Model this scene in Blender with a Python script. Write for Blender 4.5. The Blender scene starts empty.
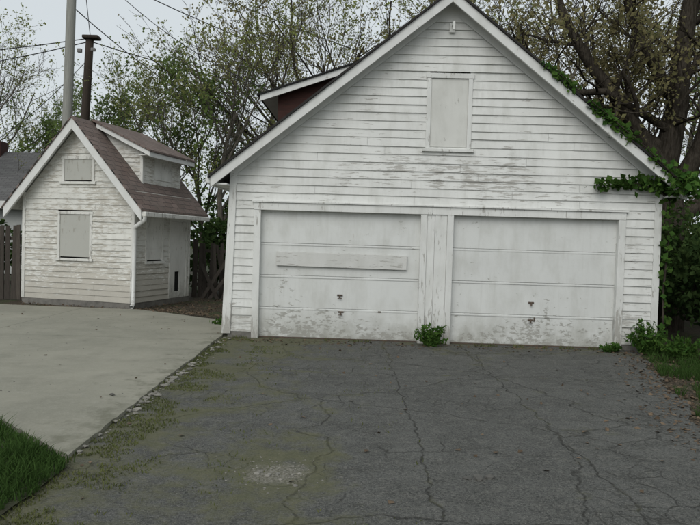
import bpy, math, random
import numpy as np
from mathutils import Vector, Matrix, noise
scene = bpy.context.scene
COL = scene.collection

# ------------------------------------------------------------------ node helpers
class NT:
    def __init__(s, name):
        s.m = bpy.data.materials.new(name); s.m.use_nodes = True
        s.t = s.m.node_tree; s.b = s.t.nodes["Principled BSDF"]
        s.b.inputs["Specular IOR Level"].default_value = 0.25
        s.b.inputs["Roughness"].default_value = 0.85
        s.tc = s.t.nodes.new("ShaderNodeTexCoord")
    def n(s, typ, **k):
        x = s.t.nodes.new(typ)
        for a, b in k.items(): setattr(x, a, b)
        return x
    def l(s, a, b): s.t.links.new(a, b)
    def put(s, sock, v):
        if hasattr(v, "is_output"): s.l(v, sock)
        else:
            if isinstance(v, (tuple, list)) and len(v) == 3 and sock.type == 'RGBA': v = (*v, 1)
            sock.default_value = v
    def coords(s, scale=(1, 1, 1), kind="Object", src=None):
        mp = s.n("ShaderNodeMapping"); mp.inputs["Scale"].default_value = scale
        s.l(src if src else s.tc.outputs[kind], mp.inputs[0]); return mp.outputs[0]
    def noise(s, co, scale=5, detail=6, rough=.6, dist=0.0):
        x = s.n("ShaderNodeTexNoise"); s.l(co, x.inputs["Vector"])
        x.inputs["Scale"].default_value = scale; x.inputs["Detail"].default_value = detail
        x.inputs["Roughness"].default_value = rough; x.inputs["Distortion"].default_value = dist
        return x.outputs["Fac"]
    def noisec(s, co, scale=5, detail=3):
        x = s.n("ShaderNodeTexNoise"); s.l(co, x.inputs["Vector"])
        x.inputs["Scale"].default_value = scale; x.inputs["Detail"].default_value = detail
        return x.outputs["Color"]
    def vor(s, co, scale, feature='DISTANCE_TO_EDGE'):
        x = s.n("ShaderNodeTexVoronoi", feature=feature); s.l(co, x.inputs["Vector"])
        x.inputs["Scale"].default_value = scale
        return x
    def rng(s, v, a, b, c=0.0, d=1.0):
        x = s.n("ShaderNodeMapRange"); s.l(v, x.inputs[0])
        for i, q in enumerate((a, b, c, d)): x.inputs[i+1].default_value = q
        return x.outputs[0]
    def math(s, op, a, b=0.0, clamp=False):
        x = s.n("ShaderNodeMath", operation=op); x.use_clamp = clamp
        s.put(x.inputs[0], a); s.put(x.inputs[1], b); return x.outputs[0]
    def mix(s, f, a, b, mode='MIX'):
        x = s.n("ShaderNodeMix", data_type='RGBA', blend_type=mode)
        s.put(x.inputs[0], f); s.put(x.inputs[6], a); s.put(x.inputs[7], b); return x.outputs[2]
    def sep(s, v):
        x = s.n("ShaderNodeSeparateXYZ"); s.l(v, x.inputs[0]); return x.outputs
    def vadd(s, a, b, sc):
        m = s.n("ShaderNodeVectorMath", operation='SCALE'); s.l(b, m.inputs[0]); m.inputs["Scale"].default_value = sc
        x = s.n("ShaderNodeVectorMath", operation='ADD'); s.l(a, x.inputs[0]); s.l(m.outputs[0], x.inputs[1]); return x.outputs[0]
    def island(s):
        return s.n("ShaderNodeNewGeometry").outputs["Random Per Island"]
    def bump(s, h, strength=.5, dist=.01):
        x = s.n("ShaderNodeBump"); x.inputs["Strength"].default_value = strength
        x.inputs["Distance"].default_value = dist; s.l(h, x.inputs["Height"])
        s.l(x.outputs[0], s.b.inputs["Normal"])
    def col(s, c): s.put(s.b.inputs["Base Color"], c); return s.m

def paint(name, base=(.735, .74, .71), amt=.5, low=.5, bare=(.27, .26, .235), band=None, zlow=.0, zr=.5, streak=(1.1, 1.1, 9), film=.5, rust=0):
    s = NT(name); ob = s.coords()
    st = s.coords(streak)
    n1 = s.noise(st, 3.2, 7, .70, .3)
    n2 = s.noise(ob, 1.1, 3, .6)
    f = s.math('ADD', s.math('MULTIPLY', n1, .75), s.math('MULTIPLY', n2, .35))
    z = s.sep(ob)[2]
    zm = s.rng(z, zlow + zr, zlow, 0, low*.16)
    f = s.math('ADD', f, zm)
    if band:
        x = s.sep(ob)[0]
        g = s.math('MULTIPLY', s.rng(z, band[0]-.22, band[0], 0, 1), s.rng(z, band[1]+.25, band[1], 0, 1))
        gx = s.math('MULTIPLY', s.rng(x, band[2]-1.2, band[2], 0, 1), s.rng(x, band[3]+1.0, band[3], 0, 1))
        f = s.math('ADD', f, s.math('MULTIPLY', s.math('MULTIPLY', g, gx), .088))
    th = .70 - amt*.14
    peel = s.rng(f, th, th+.022)
    c = s.mix(s.noise(ob, 2.0, 4, .6), base, tuple(v*.80 for v in base))
    c = s.mix(s.rng(s.island(), 0, 1, 0, .45), c, tuple(v*.80 for v in base))
    dirt = s.rng(s.noise(s.coords((1.8, 1.8, .9)), 2.2, 6, .62), .46, .80, 0, film)
    c = s.mix(dirt, c, (.41, .41, .37))
    drip = s.rng(s.noise(s.coords((9, 9, .7)), 2.0, 4, .6), .55, .8, 0, film*.45)
    c = s.mix(drip, c, (.38, .375, .335))
    lowd = s.math('MULTIPLY', s.rng(z, zlow+.50, zlow, 0, .8), s.rng(s.noise(ob, 5, 5, .7), .3, .62))
    c = s.mix(lowd, c, (.26, .255, .215))
    if rust:
        rm = s.rng(s.noise(s.coords((5, 5, 1.3)), 2.6, 5, .7), .67, .75, 0, .6)
        c = s.mix(rm, c, (.22, .14, .085))
    wood = s.mix(s.noise(s.coords((2, 2, 40)), 4, 3, .6), bare, tuple(v*1.5 for v in bare))
    c = s.mix(s.math('MULTIPLY', peel, .82), c, wood)
    s.bump(s.math('SUBTRACT', n1, peel), .4, .004)
    s.b.inputs["Roughness"].default_value = .62
    return s.col(c)

def simple(name, a, b, scale=8, stretch=(1, 1, 1), bump=.4, rough=.85, detail=5, isl=0.0):
    s = NT(name); co = s.coords(stretch)
    n = s.noise(co, scale, detail, .65)
    f = s.rng(n, .3, .7)
    c = s.mix(f, a, b)
    if isl: c = s.mix(s.math('MULTIPLY', s.island(), isl), c, tuple(v*.35 for v in a))
    s.bump(n, bump, .01); s.b.inputs["Roughness"].default_value = rough
    return s.col(c)

def leafmat(name, a, b, dark, trans=.35, gs=.6):
    s = NT(name)
    isl = s.island()
    c = s.mix(isl, a, b)
    n = s.rng(s.noise(s.coords(), gs, 2, .5), .38, .62)
    c = s.mix(s.math('MULTIPLY', n, .6), c, dark)
    df = s.n("ShaderNodeBsdfDiffuse"); s.l(c, df.inputs[0])
    tr = s.n("ShaderNodeBsdfTranslucent"); s.l(c, tr.inputs[0])
    mx = s.n("ShaderNodeMixShader"); mx.inputs[0].default_value = trans
    s.l(df.outputs[0], mx.inputs[1]); s.l(tr.outputs[0], mx.inputs[2])
    out = [n for n in s.t.nodes if n.type == 'OUTPUT_MATERIAL'][0]
    s.l(mx.outputs[0], out.inputs[0]); s.t.nodes.remove(s.b)
    return s.m
def barkmat(name, a, b):
    s = NT(name); n = s.noise(s.coords((3, 3, .6)), 9, 4, .7); c = s.mix(s.rng(n, .38, .62), a, b)
    df = s.n("ShaderNodeBsdfDiffuse"); s.l(c, df.inputs[0])
    bp = s.n("ShaderNodeBump"); bp.inputs["Strength"].default_value = .8; bp.inputs["Distance"].default_value = .03
    s.l(n, bp.inputs["Height"]); s.l(bp.outputs[0], df.inputs["Normal"])
    out = [n for n in s.t.nodes if n.type == 'OUTPUT_MATERIAL'][0]
    s.l(df.outputs[0], out.inputs[0]); s.t.nodes.remove(s.b)
    return s.m

def shingle(name, a, b, c3, sc=1.0):
    s = NT(name); ob = s.coords()
    br = s.n("ShaderNodeTexBrick"); s.l(s.coords(kind="UV"), br.inputs["Vector"])
    br.inputs["Color1"].default_value = (*a, 1); br.inputs["Color2"].default_value = (*b, 1)
    br.inputs["Mortar"].default_value = (.02, .02, .02, 1)
    br.inputs["Scale"].default_value = 1.0; br.inputs["Mortar Size"].default_value = .006
    br.inputs["Brick Width"].default_value = .3*sc; br.inputs["Row Height"].default_value = .14*sc
    c = s.mix(s.rng(s.noise(ob, 2, 6, .7), .4, .7, 0, .7), br.outputs[0], c3)
    c = s.mix(.5, c, s.mix(s.noise(ob, 90, 2, .5), (.03, .03, .03), (.3, .28, .26)), 'OVERLAY')
    s.bump(br.outputs["Fac"], -.5, .01)
    return s.col(c)

M = {}
M['siding'] = paint("peeling_white_siding", amt=.36, low=.6, band=(2.55, 2.85, -.9, 1.0), zlow=0, zr=.7, film=.62)
M['door'] = paint("door_white_paint", base=(.70, .71, .685), amt=.24, low=.75, zlow=0, zr=.55, streak=(3.0, 1.5, 6), bare=(.24, .235, .21), film=.55, rust=1)
M['trim'] = paint("trim_white_paint", base=(.745, .75, .72), amt=.5, low=.75, zr=.7, streak=(7, 7, 1.2), film=.55)
M['fascia'] = paint("fascia_white_paint", base=(.74, .745, .72), amt=.22, low=0, zlow=-5, streak=(2, 2, 2), film=.45)
M['board'] = paint("board_grey_paint", base=(.64, .64, .61), amt=.6, low=0, zlow=-5, streak=(1.5, 1, 12), film=.5)
M['wing'] = paint("window_board_paint", base=(.66, .66, .62), amt=.2, low=0, zlow=-5, streak=(4, 4, 1.5), film=.6)
M['shed'] = paint("shed_peeling_siding", base=(.72, .715, .665), amt=.98, low=.9, zr=1.2, bare=(.34, .32, .275), streak=(1.6, 1.6, 8), film=.6)
M['shedtrim'] = paint("shed_trim_paint", base=(.74, .735, .69), amt=.65, low=.3, zr=.5, streak=(5, 5, 1.5), film=.6)
M['shedboard'] = paint("shed_window_board", base=(.46, .46, .42), amt=.6, low=0, zlow=-5, streak=(4, 4, 1.4), film=.7, bare=(.25, .24, .21))
M['roof'] = shingle("dark_asphalt_shingle", (.035, .033, .032), (.055, .05, .048), (.03, .032, .028))
M['shedroof'] = shingle("brown_grey_shingle", (.22, .165, .145), (.30, .235, .21), (.16, .145, .13))
M['houseroof'] = shingle("grey_shingle", (.15, .15, .15), (.20, .20, .20), (.13, .13, .13))
M['brown'] = simple("brown_dormer_paint", (.06, .025, .02), (.035, .018, .015), 5, (1, 1, 8))
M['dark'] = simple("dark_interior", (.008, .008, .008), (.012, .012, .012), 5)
M['metal'] = simple("galvanised_metal", (.25, .25, .25), (.14, .13, .12), 12, rough=.5)
M['black'] = simple("rusty_iron", (.05, .045, .04), (.12, .085, .06), 12, rough=.6)
M['found'] = simple("foundation_concrete", (.20, .19, .17), (.11, .105, .095), 6)
M['fence'] = simple("weathered_fence_wood", (.06, .05, .042), (.11, .095, .078), 6, (6, 6, .8), isl=.6)
M['polegrey'] = simple("grey_pole_wood", (.30, .30, .27), (.21, .21, .19), 5, (6, 6, .5))
M['polebrown'] = simple("brown_pole_wood", (.06, .045, .035), (.035, .028, .022), 5, (6, 6, .5))
M['wire'] = simple("cable_rubber", (.02, .02, .02), (.03, .03, .03), 3)
M['bark'] = barkmat("bark", (.028, .024, .019), (.065, .056, .045))
M['barkgrey'] = barkmat("bark_grey", (.08, .073, .062), (.15, .135, .11))
M['bud'] = leafmat("spring_bud_leaves", (.30, .31, .11), (.21, .26, .08), (.16, .17, .07), .5)
M['budb'] = leafmat("brownish_buds", (.30, .26, .13), (.23, .23, .10), (.17, .15, .08), .5)
M['leafg'] = leafmat("fresh_green_leaves", (.13, .19, .06), (.19, .25, .08), (.075, .115, .04), .45)
M['leafd'] = leafmat("dark_hedge_leaves", (.035, .065, .022), (.065, .10, .032), (.02, .038, .015), .25)
M['ivy'] = leafmat("ivy_leaves", (.045, .11, .025), (.09, .16, .035), (.03, .06, .015), .3, 2)
M['grass'] = leafmat("grass_blades", (.042, .082, .022), (.068, .12, .034), (.03, .058, .016), .3, 1.5)
M['moss'] = leafmat("low_weeds", (.10, .12, .04), (.14, .145, .06), (.07, .085, .035), .2, 2)
M['litter'] = simple("dead_leaves", (.11, .075, .048), (.18, .135, .09), 20, isl=.7)
M['stone'] = simple("rubble_stone", (.29, .275, .24), (.17, .165, .145), 14, isl=.5)
M['gravel'] = simple("gravel_stone", (.17, .165, .15), (.09, .088, .078), 14, isl=.7)
M['brick'] = simple("background_house_siding", (.45, .46, .44), (.36, .37, .36), 6, (1, 1, 12))

# asphalt
s = NT("cracked_asphalt"); ob = s.coords()
warp = s.vadd(ob, s.noisec(ob, 2.6, 4), .30)
warp2 = s.vadd(ob, s.noisec(ob, 1.6, 5), .55)
big = s.noise(ob, .55, 5, .62)
fine = s.noise(ob, 48, 3, .75)
spk = s.noise(ob, 130, 2, .6)
mott = s.noise(ob, 2.6, 6, .74)
mott2 = s.noise(ob, 9.5, 6, .8)
c = s.mix(s.rng(big, .35, .68), (.060, .062, .058), (.098, .100, .092))
c = s.mix(s.rng(mott, .44, .60, 0, .85), c, (.040, .042, .038))
c = s.mix(s.rng(mott2, .50, .64, 0, .7), c, (.150, .147, .130))
c = s.mix(s.rng(fine, .42, .70, 0, .65), c, (.155, .152, .138))
c = s.mix(s.rng(fine, .50, .30, 0, .7), c, (.020, .020, .018))
c = s.mix(s.rng(spk, .58, .70, 0, .8), c, (.29, .285, .26))
X, Y, Z = s.sep(ob)
wx = s.sep(warp)[0]; wy = s.sep(warp)[1]
d1 = s.vor(warp, 1.6).outputs[0]
cr1 = s.rng(d1, .0, .016, 1, 0)
d2 = s.vor(warp2, .42).outputs[0]
cr2 = s.rng(d2, .0, .006, 1, 0)
cr3 = s.math('MULTIPLY', s.rng(s.vor(warp, 5.0).outputs[0], .0, .05, 1, 0), s.rng(s.noise(ob, .8, 3, .5), .50, .60))
la = s.math('ABSOLUTE', s.math('SUBTRACT', wx, 1.95)); lb = s.math('ABSOLUTE', s.math('SUBTRACT', wx, .72)); lc = s.math('ABSOLUTE', s.math('SUBTRACT', wy, 8.6))
ld = s.math('MINIMUM', s.math('MINIMUM', la, lb), lc)
brk = s.rng(mott2, .40, .52)
cr = s.math('MAXIMUM', s.math('MAXIMUM', s.math('MULTIPLY', cr1, s.rng(big, .50, .56)), cr2), s.math('MULTIPLY', cr3, .7))
cr = s.math('MAXIMUM', cr, s.rng(ld, .002, .012, 1, 0))
cr = s.math('MULTIPLY', cr, brk)
c = s.mix(s.math('MULTIPLY', cr, .7), c, (.024, .023, .018))
strip = s.rng(X, .4, -1.7, 0, .27)
mid = s.rng(Y, 9.0, 11.0, 0, .13)
cen = s.math('MULTIPLY', s.rng(s.math('ABSOLUTE', s.math('ADD', X, .42)), .75, .2, 0, .20), s.rng(s.math('ABSOLUTE', s.math('SUBTRACT', Y, 4.8)), 1.0, .2, 0, 1))
mn = s.math('ADD', s.noise(ob, 2.4, 7, .80), s.math('ADD', s.math('ADD', strip, mid), cen))
wide = s.math('MAXIMUM', s.rng(d2, 0, .10, .12, 0), s.rng(ld, 0, .07, .17, 0))
moss = s.rng(s.math('ADD', mn, wide), .66, .83)
mc = s.mix(s.noise(ob, 9, 5, .7), (.060, .070, .032), (.150, .140, .075))
c = s.mix(s.math('MULTIPLY', moss, .75), c, mc)
# worn pale hollow in the middle of the drive
px = s.math('ADD', s.math('POWER', s.math('DIVIDE', s.math('ADD', wx, .30), .26), 2), s.math('POWER', s.math('DIVIDE', s.math('SUBTRACT', wy, 4.87), .22), 2))
pm = s.rng(s.math('ADD', px, s.math('MULTIPLY', mott2, 2.0)), 1.9, 1.3)
c = s.mix(s.math('MULTIPLY', pm, .75), c, s.mix(s.rng(fine, .4, .6), (.10, .095, .075), (.26, .245, .205)))
h = s.math('ADD', s.math('MULTIPLY', fine, .6), s.math('MULTIPLY', cr, -1.2))
h = s.math('ADD', h, s.math('MULTIPLY', mott2, 1.8))
s.bump(h, .9, .016); s.b.inputs["Roughness"].default_value = .85
M['asphalt'] = s.col(c)

# concrete
s = NT("old_concrete"); ob = s.coords()
c = s.mix(s.rng(s.noise(ob, .6, 5, .6), .35, .65), (.265, .255, .205), (.205, .20, .16))
c = s.mix(s.rng(s.noise(ob, 2.0, 6, .66), .48, .75, 0, .55), c, (.15, .146, .115))
c = s.mix(s.rng(s.noise(ob, 9, 4, .7), .5, .75, 0, .3), c, (.33, .32, .27))
c = s.mix(s.rng(s.noise(ob, 70, 3, .6), .5, .75, 0, .4), c, (.34, .33, .285))
X, Y, Z = s.sep(ob)
jn = s.rng(s.math('ABSOLUTE', s.math('ADD', X, 5.6)), .012, .004, 0, .7)
jn = s.math('MAXIMUM', jn, s.rng(s.math('ABSOLUTE', s.math('SUBTRACT', Y, 10.6)), .012, .004, 0, .5))
c = s.mix(jn, c, (.08, .08, .06))
edge = s.math('ADD', s.noise(ob, 4, 6, .75), s.rng(X, -2.6, -1.95, 0, .2))
c = s.mix(s.rng(edge, .62, .80, 0, .7), c, (.12, .12, .085))
s.bump(s.noise(ob, 60, 4, .6), .3, .006)
M['concrete'] = s.col(c)

s = NT("ground_soil_grass"); ob = s.coords()
c = s.mix(s.rng(s.noise(ob, .5, 5, .6), .4, .6), (.05, .047, .028), (.035, .055, .018))
c = s.mix(s.rng(s.noise(ob, 14, 5, .7), .4, .7), c, (.03, .026, .018))
s.bump(s.noise(ob, 12, 4, .7), .8, .05)
M['ground'] = s.col(c)
s = NT("dirt_leaf_litter_soil"); ob = s.coords()
c = s.mix(s.rng(s.noise(ob, 5, 6, .7), .35, .65), (.075, .06, .042), (.035, .03, .02))
c = s.mix(s.rng(s.noise(ob, 1.3, 5, .7), .52, .64, 0, .8), c, (.035, .06, .018))
c = s.mix(s.rng(s.noise(ob, 45, 4, .7), .55, .7), c, (.16, .125, .085))
s.bump(s.noise(ob, 30, 4, .7), .9, .03)
M['dirt'] = s.col(c)

# ------------------------------------------------------------------ mesh helpers
def obj(name, verts, faces, mats, parent=None, midx=None, uv=None, smooth=False):
    me = bpy.data.meshes.new(name); me.from_pydata([tuple(v) for v in verts], [], faces)
    for m in (mats if isinstance(mats, list) else [mats]): me.materials.append(m)
    if midx is not None: me.polygons.foreach_set("material_index", midx)
    if smooth: me.polygons.foreach_set("use_smooth", [True]*len(me.polygons))
    if uv:
        ul = me.uv_layers.new(name="UVMap")
        for li, l in enumerate(me.loops): ul.data[li].uv = uv(me.vertices[l.vertex_index].co)
    me.update()
    o = bpy.data.objects.new(name, me); COL.objects.link(o)
    if parent: o.parent = parent
    return o
def empty(name, loc=(0, 0, 0), rz=0):
    e = bpy.data.objects.new(name, None); COL.objects.link(e); e.location = loc; e.rotation_euler = (0, 0, rz)
    e.empty_display_size = .2; return e
def bev(o, w=.006, seg=2):
    m = o.modifiers.new("bevel", 'BEVEL'); m.width = w; m.segments = seg; m.limit_method = 'ANGLE'; return o
BF = [(0, 3, 2, 1), (4, 5, 6, 7), (0, 1, 5, 4), (1, 2, 6, 5), (2, 3, 7, 6), (3, 0, 4, 7)]
def boxv(x0, x1, y0, y1, z0, z1):
    return [(x0, y0, z0), (x1, y0, z0), (x1, y1, z0), (x0, y1, z0), (x0, y0, z1), (x1, y0, z1), (x1, y1, z1), (x0, y1, z1)]
def box(name, p, x0, x1, y0, y1, z0, z1, mat, b=.005):
    o = obj(name, boxv(x0, x1, y0, y1, z0, z1), BF, mat, p)
    return bev(o, b) if b else o
def boxes(name, p, L, mat, b=.004):
    V = []; F = []
    for q in L:
        k = len(V); V += boxv(*q); F += [tuple(i+k for i in f) for f in BF]
    o = obj(name, V, F, mat, p); return bev(o, b) if b else o
def prism(name, p, poly, y0, y1, mat, b=0, uv=None):
    n = len(poly); V = [(x, y0, z) for x, z in poly]+[(x, y1, z) for x, z in poly]
    F = [tuple(range(n)), tuple(range(2*n-1, n-1, -1))]+[(i, i+n, (i+1) % n+n, (i+1) % n) for i in range(n)]
    o = obj(name, V, F, mat, p, uv=uv); return bev(o, b) if b else o
def clap(name, p, w0, w1, z0, z1, step, mat, holes=(), half=None, rot=0, loc=(0, 0, 0), seed=1, th=.020):
    r = random.Random(seed); V = []; F = []
    z = z0
    while z < z1-.01:
        zt = min(z+step, z1)
        a0, b0 = (w0, w1); a1, b1 = (w0, w1)
        if half:
            h0 = half(z); h1 = half(zt)
            a0, b0 = max(w0, h0[0]), min(w1, h0[1]); a1, b1 = max(w0, h1[0]), min(w1, h1[1])
        zm = (z+zt)/2
        iv = [(a0, b0, a1, b1)]
        for hx0, hx1, hz0, hz1 in holes:
            if hz0 < zm < hz1:
                nv = []
                for A0, B0, A1, B1 in iv:
                    if hx1 <= A0 or hx0 >= B0: nv.append((A0, B0, A1, B1)); continue
                    if hx0 > A0: nv.append((A0, hx0, A1, hx0))
                    if hx1 < B0: nv.append((hx1, B0, hx1, B1))
                iv = nv
        for A0, B0, A1, B1 in iv:
            cuts = []
            if B0-A0 > 2.0:
                x = A0+r.uniform(.8, 3.2)
                while x < B0-.6: cuts.append(x); x += r.uniform(1.8, 3.6)
            xs = [(A0, A1)]+[(c, c) for c in cuts if A1+.05 < c < B1-.05]+[(B0, B1)]
            for i in range(len(xs)-1):
                xa0, xa1 = xs[i]; xb0, xb1 = xs[i+1]
                g = .0015
                if i > 0: xa0 += g; xa1 += g
                if i < len(xs)-2: xb0 -= g; xb1 -= g
                yo = -th+r.uniform(-.006, .004); dz = r.uniform(-.005, .005); dz2 = r.uniform(-.005, .005)
                ns = max(1, int((xb0-xa0)/.4)); k = len(V)
                for j in range(ns+1):
                    t = j/ns; w = r.uniform(-.003, .003)
                    xb = xa0+(xb0-xa0)*t; xt = xa1+(xb1-xa1)*t
                    zz = z+dz+(dz2-dz)*t+w*.7
                    V += [(xb, .002, zz), (xb, yo+w, zz), (xt, -.002, zt+.006)]
                for j in range(ns):
                    q = k+3*j
                    F += [(q, q+3, q+4, q+1), (q+1, q+4, q+5, q+2)]
        z = zt
    o = obj(name, V, F, mat, p); o.rotation_euler = (0, 0, rot); o.location = loc; return o

# ================================================================== GARAGE
G = empty("garage", (1.47, 11.173, 0), math.radians(-1.51))
HW = 3.40; ZP = 5.50; SL = .80; GD = 7.0
DL = (-2.92, -.36); DR = (.16, 2.76); DH = 2.06
TW = .11
ZR = ZP-.12
clap("front_siding", G, -HW, HW, .10, ZR-.1, .132, M['siding'],
     holes=[(DL[0]-TW+.02, DL[1]+TW-.02, 0, DH+.13), (DR[0]-TW+.02, DR[1]+TW-.02, 0, DH+.13), (DL[1], DR[0], 0, DH+.13), (-.29, .35, 3.09, 4.27)],
     half=lambda z: (-(ZR-z)/SL, (ZR-z)/SL), seed=3)
prism("gable_top_board", G, [(-.34, ZR-.28), (.34, ZR-.28), (.02, ZP-.07), (-.02, ZP-.07)], -.035, -.001, M['fascia'])
clap("left_siding", G, -GD, 0, .10, 2.62, .132, M['siding'], rot=-math.pi/2, loc=(-HW, 0, 0), seed=4)
clap("right_siding", G, 0, GD, .10, 2.62, .132, M['siding'], rot=math.pi/2, loc=(HW, 0, 0), seed=5)
prism("back_wall", G, [(-HW, 0), (HW, 0), (HW, 2.62), (0, ZR-.1), (-HW, 2.62)], GD-.1, GD, M['siding'])
boxes("inner_walls", G, [(-HW+.01, -HW+.1, .12, GD-.12, 0, 2.6), (HW-.1, HW-.01, .12, GD-.12, 0, 2.6)], M['dark'], 0)
boxes("foundation", G, [(-HW-.012, DL[0]-TW, -.012, .1, -.1, .10), (DR[1]+TW, HW+.012, -.012, .1, -.1, .10),
     (-HW-.012, -HW+.09, .101, GD, -.1, .10), (HW-.09, HW+.012, .101, GD, -.1, .10)], M['found'])
V = boxv(-HW-.025, -HW+.085, -.036, .02, .06, 2.72)
V = [(x-(.085 if z < 1 and x < -HW+.0 else (.05 if z < 1 else 0)), y, z) for x, y, z in V]
bev(obj("left_corner_board", V, BF, M['trim'], G), .004)
boxes("right_corner_board", G, [(HW-.085, HW+.025, -.034, .02, .06, 2.72)], M['trim'])
t = .036
boxes("door_casings", G, [(DL[0]-TW, DL[0], -t, .1, 0, DH), (DL[1], DL[1]+.10, -t, .1, 0, DH), (DR[0]-.10, DR[0], -t, .1, 0, DH), (DR[1], DR[1]+TW, -t, .1, 0, DH),
      (DL[0]-TW, DL[1]+.18, -t-.006, .1, DH+.002, DH+.12), (DL[1]+.183, DR[1]+TW, -t-.004, .1, DH+.002, DH+.12),
      (DL[0]-TW-.03, DL[1]+.18, -t-.03, .0, DH+.122, DH+.15), (DL[1]+.183, DR[1]+TW+.03, -t-.03, .0, DH+.122, DH+.15)], M['trim'])
boxes("center_post_boards", G, [(DL[1]+.102, -.135, -.016, .1, .03, DH), (-.132, DR[0]-.102, -.02, .1, .02, DH)], M['trim'])
def ohdoor(tag, x0, x1, seed):
    r = random.Random(seed)
    hs = [.02, .50, 1.02, 1.54, DH+.03]; L = []
    for i in range(4):
        L.append((x0-.03, x1+.03, .075+r.uniform(-.003, .003), .12, hs[i]+.002, hs[i+1]-.002))
    boxes(tag, G, L, M['door'], .005)
    st = []
    for i in range(3):
        st += [(x0, x1, .068, .0745, hs[i+1]-.035, hs[i+1]-.012)]
    boxes(tag+"_rails", G, st, M['door'], .003)
    boxes(tag+"_backing", G, [(x0+.05, x1-.05, .13, .16, 0.02, DH)], M['dark'], 0)
    box(tag+"_bottom_seal", G, x0, x1, .07, .11, .0, .022, M['black'], .003)
ohdoor("left_door", DL[0], DL[1], 1); ohdoor("right_door", DR[0], DR[1], 2)
bd = box("door_plank", G, -2.67, -.57, .030, .064, 1.17, 1.40, M['board'], .004); bd.rotation_euler = (0, math.radians(.4), 0)
bd.location = (0, 0, -.012)
def handle(x, z, k=1):
    boxes("door_handle", G, [(x-.045, x+.045, .062, .0745, z-.010, z+.016), (x-.012, x+.012, .040, .0615, z-.035, z+.005), (x-.035*k, x+.035*k, .038, .048, z-.05, z-.036)], M['black'], .004)
handle(-1.62, .72); handle(-1.60, .45); handle(1.45, .70, .5); handle(1.45, .42)
boxes("door_brackets", G, [(-1.0, -.95, .066, .0745, .46, .485), (1.50, 1.52, .064, .0745, .40, .47)], M['black'], .002)
wc = .03
box("window_board", G, wc-.29, wc+.29, -.012, .03, 3.14, 4.22, M['wing'], .003)
boxes("window_casing", G, [(wc-.36, wc-.291, -.030, .02, 3.11, 4.22), (wc+.291, wc+.36, -.030, .02, 3.11, 4.22), (wc-.38, wc+.38, -.036, .02, 4.222, 4.30), (wc-.41, wc+.41, -.060, .02, 3.06, 3.108)], M['trim'])
OV = .30; EX = 3.68
def slab(name, p, side, x_in, x_out, z_in, z_out, y0, y1, th, mat, b=0):
    poly = [(side*x_in, z_in), (side*x_out, z_out), (side*x_out, z_out-th), (side*x_in, z_in-th)]
    if side > 0: poly = poly[::-1]
    ln = math.hypot(x_out-x_in, z_in-z_out)
    return prism(name, p, poly, y0, y1, mat, b, uv=lambda co: (co.y, abs(co.x-side*x_in)*ln/abs(x_out-x_in)))
for sd, nm in ((-1, "left"), (1, "right")):
    x_out = EX+.04
    slab("roof_shingles_"+nm, G, sd, 0 if sd < 0 else .001, x_out, ZP+.035, ZP+.035-SL*x_out, -OV-.05, GD+.3, .04, M['roof'])
    slab("roof_deck_"+nm, G, sd, .001, EX, ZP-.008, ZP-.008-SL*EX, -OV+.03, GD+.25, .05, M['fascia'])
    slab("rake_board_"+nm, G, sd, .001, EX, ZP-.010, ZP-.010-SL*EX, -OV-.015, -OV+.028, .165, M['fascia'])
    slab("frieze_board_"+nm, G, sd, .15, HW+.02, ZP-.06-SL*.15, ZP-.06-SL*(HW+.02), -.045, -.0385, .16, M['fascia'])
    ze = ZP-SL*EX
    box("eave_fascia_"+nm, G, min(sd*EX, sd*(EX-.03)), max(sd*EX, sd*(EX-.03)), -OV+.03, GD+.25, ze-.15, ze-.06, M['fascia'])
    xa, xb = sorted((sd*(EX-.035), sd*(HW+.03)))
    box("eave_soffit_"+nm, G, xa, xb, -OV+.03, GD, ze-.13, ze-.10, M['fascia'])
box("gutter_left", G, -EX-.085, -EX-.002, -OV, GD, ZP-SL*EX-.12, ZP-SL*EX-.02, M['fascia'], .02)
boxes("peak_bracket", G, [(.02, .045, -.28, -.04, 5.02, 5.045), (-.01, .075, -.055, -.036, 4.93, 5.08), (.015, .05, -.30, -.26, 4.90, 5.018)], M['trim'], .006)
dy0, dy1 = 1.5, 4.6
def dz(x): return 5.12-.35*(-.47-x)
prism("dormer_cheeks", G, [(-2.9, ZP-SL*2.9), (-2.9, dz(-2.9)-.04), (-.6, dz(-.6)-.04), (-.6, ZP-SL*.6-.02)], dy0, dy1, M['brown'])
prism("dormer_roof", G, [(-3.25, dz(-3.25)+.03), (-.45, dz(-.45)+.03), (-.45, dz(-.45)), (-3.25, dz(-3.25))], dy0-.22, dy1+.2, M['roof'])
prism("dormer_fascia", G, [(-3.2, dz(-3.2)-.003), (-.5, dz(-.5)-.003), (-.5, dz(-.5)-.11), (-3.2, dz(-3.2)-.11)], dy0-.19, dy0-.15, M['fascia'])
prism("dormer_deck", G, [(-3.2, dz(-3.2)-.003), (-.5, dz(-.5)-.003), (-.5, dz(-.5)-.035), (-3.2, dz(-3.2)-.035)], dy0-.149, dy1+.15, M['fascia'])

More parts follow.
